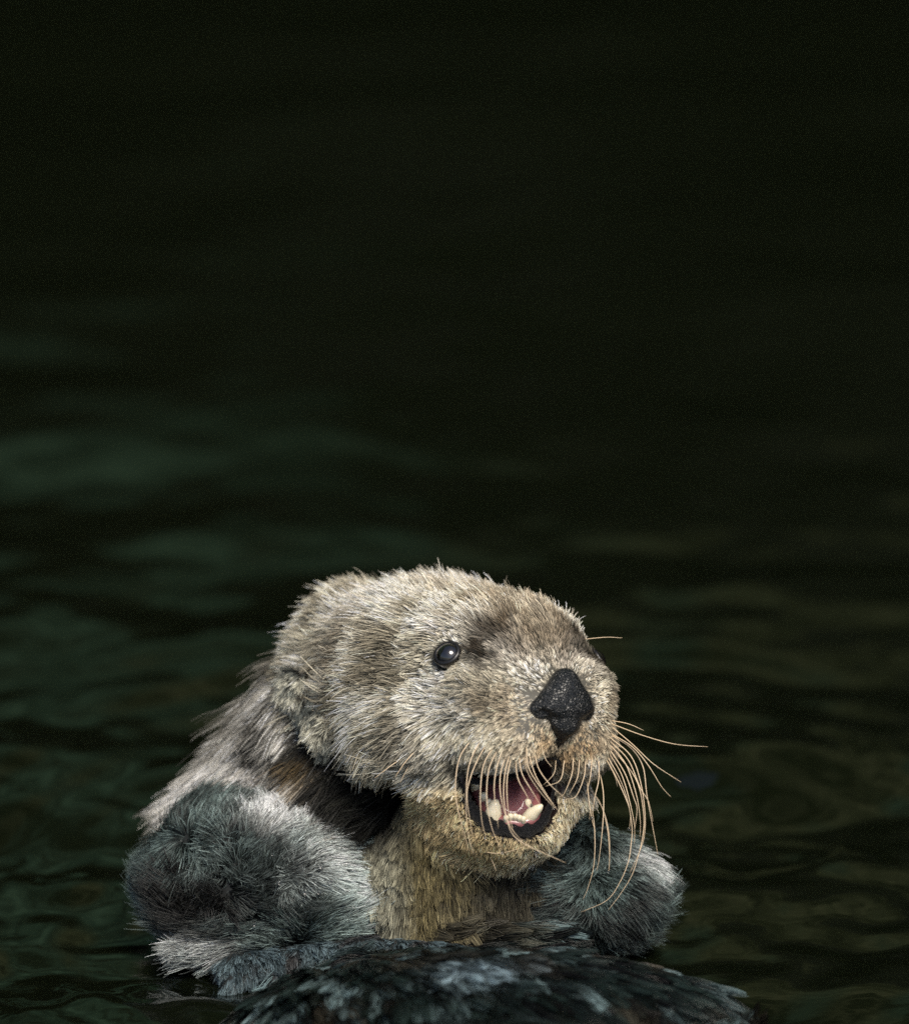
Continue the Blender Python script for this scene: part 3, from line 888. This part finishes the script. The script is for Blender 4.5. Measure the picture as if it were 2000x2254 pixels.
def sample(Vv, Ff, Nv, dens, g):
    tri = np.vstack([Ff[:, [0, 1, 2]], Ff[:, [0, 2, 3]]])
    a, b_, c = Vv[tri[:, 0]], Vv[tri[:, 1]], Vv[tri[:, 2]]
    ar = 0.5 * np.linalg.norm(np.cross(b_ - a, c - a), axis=1)
    ctr = (a + b_ + c) / 3
    nn = norm(Nv[tri].sum(1))
    wgt = ar * dens(ctr, nn)
    cum = np.cumsum(wgt); n_ = int(cum[-1])
    ti = np.searchsorted(cum, g.random(n_) * cum[-1])
    ti = np.clip(ti, 0, len(tri) - 1)
    r1, r2 = np.sqrt(g.random(n_)), g.random(n_)
    w0, w1, w2 = 1 - r1, r1 * (1 - r2), r1 * r2
    P = w0[:, None] * a[ti] + w1[:, None] * b_[ti] + w2[:, None] * c[ti]
    Nn = norm(w0[:, None] * Nv[tri[ti, 0]] + w1[:, None] * Nv[tri[ti, 1]] + w2[:, None] * Nv[tri[ti, 2]])
    return P, Nn

def density(P, nn):
    d = np.full(len(P), 0.26)
    d *= np.where(nn[:, 2] < -0.35, 0.25, 1.0)
    wz = to_world(P)[:, 2]
    d *= (wz > -0.012)
    d *= (cav_sdf(P) > 1)
    d *= (nose_sdf(P) > -7)
    d *= (np.linalg.norm(P - EYE_L, axis=1) > 35) & (np.linalg.norm(P - EYE_R, axis=1) > 35)
    d *= to_px(P)[:, 1] < 2420
    return d * QUICK
g0 = np.random.default_rng(77)
FP, FN = sample(V, F, N, density, g0)
reg = np.argmin(np.stack([fn(FP) for fn in REGIONS], 0), 0)
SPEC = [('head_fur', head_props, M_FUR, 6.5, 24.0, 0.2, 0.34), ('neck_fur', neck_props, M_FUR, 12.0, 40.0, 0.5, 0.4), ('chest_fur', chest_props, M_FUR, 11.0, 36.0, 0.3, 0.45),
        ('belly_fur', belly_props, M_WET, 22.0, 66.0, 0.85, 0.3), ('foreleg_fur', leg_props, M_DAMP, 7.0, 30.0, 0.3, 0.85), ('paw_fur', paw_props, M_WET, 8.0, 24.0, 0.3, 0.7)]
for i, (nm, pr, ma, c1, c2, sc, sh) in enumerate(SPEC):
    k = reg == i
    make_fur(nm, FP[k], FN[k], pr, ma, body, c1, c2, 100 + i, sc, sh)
def longer(props, kl, kc, cl_, wk):
    def f(P, Nn):
        fl, ln, lift, tip, rootc, c_, wd = props(P, Nn)
        return fl, ln * kl, lift * 1.15, np.clip(tip * kc + 0.01, 0, 0.85), tip * 0.3, np.full(len(P), cl_), wd * wk
    return f
for i, nm, share, kl, kc in ((0, 'head_guard_hair', 0.05, 1.18, 1.15), (1, 'neck_guard_hair', 0.06, 1.3, 1.2), (4, 'foreleg_guard_hair', 0.11, 1.12, 1.9)):
    k = (reg == i) & (g0.random(len(reg)) < share)
    if i == 0:
        k &= (np.linalg.norm(FP - NOSE, axis=1) > 240) & (cav_sdf(FP) > 70)
    nm_, pr, ma, c1, c2, sc, sh = SPEC[i]
    make_fur(nm, FP[k], FN[k], longer(pr, kl, kc, 0.35, 0.8), ma, body, c1 * 3, c2, 300 + i, 0.2, 0.5)
for (ear, ve, fe, ne) in ear_parts:
    P_, N_ = sample(ve, fe, ne, lambda p, q: np.full(len(p), 0.30), g0)
    make_fur('ear_fur', P_, N_, ear_props, M_FUR, ear, 7.0, 24.0, 200, 0.15, 0.4)
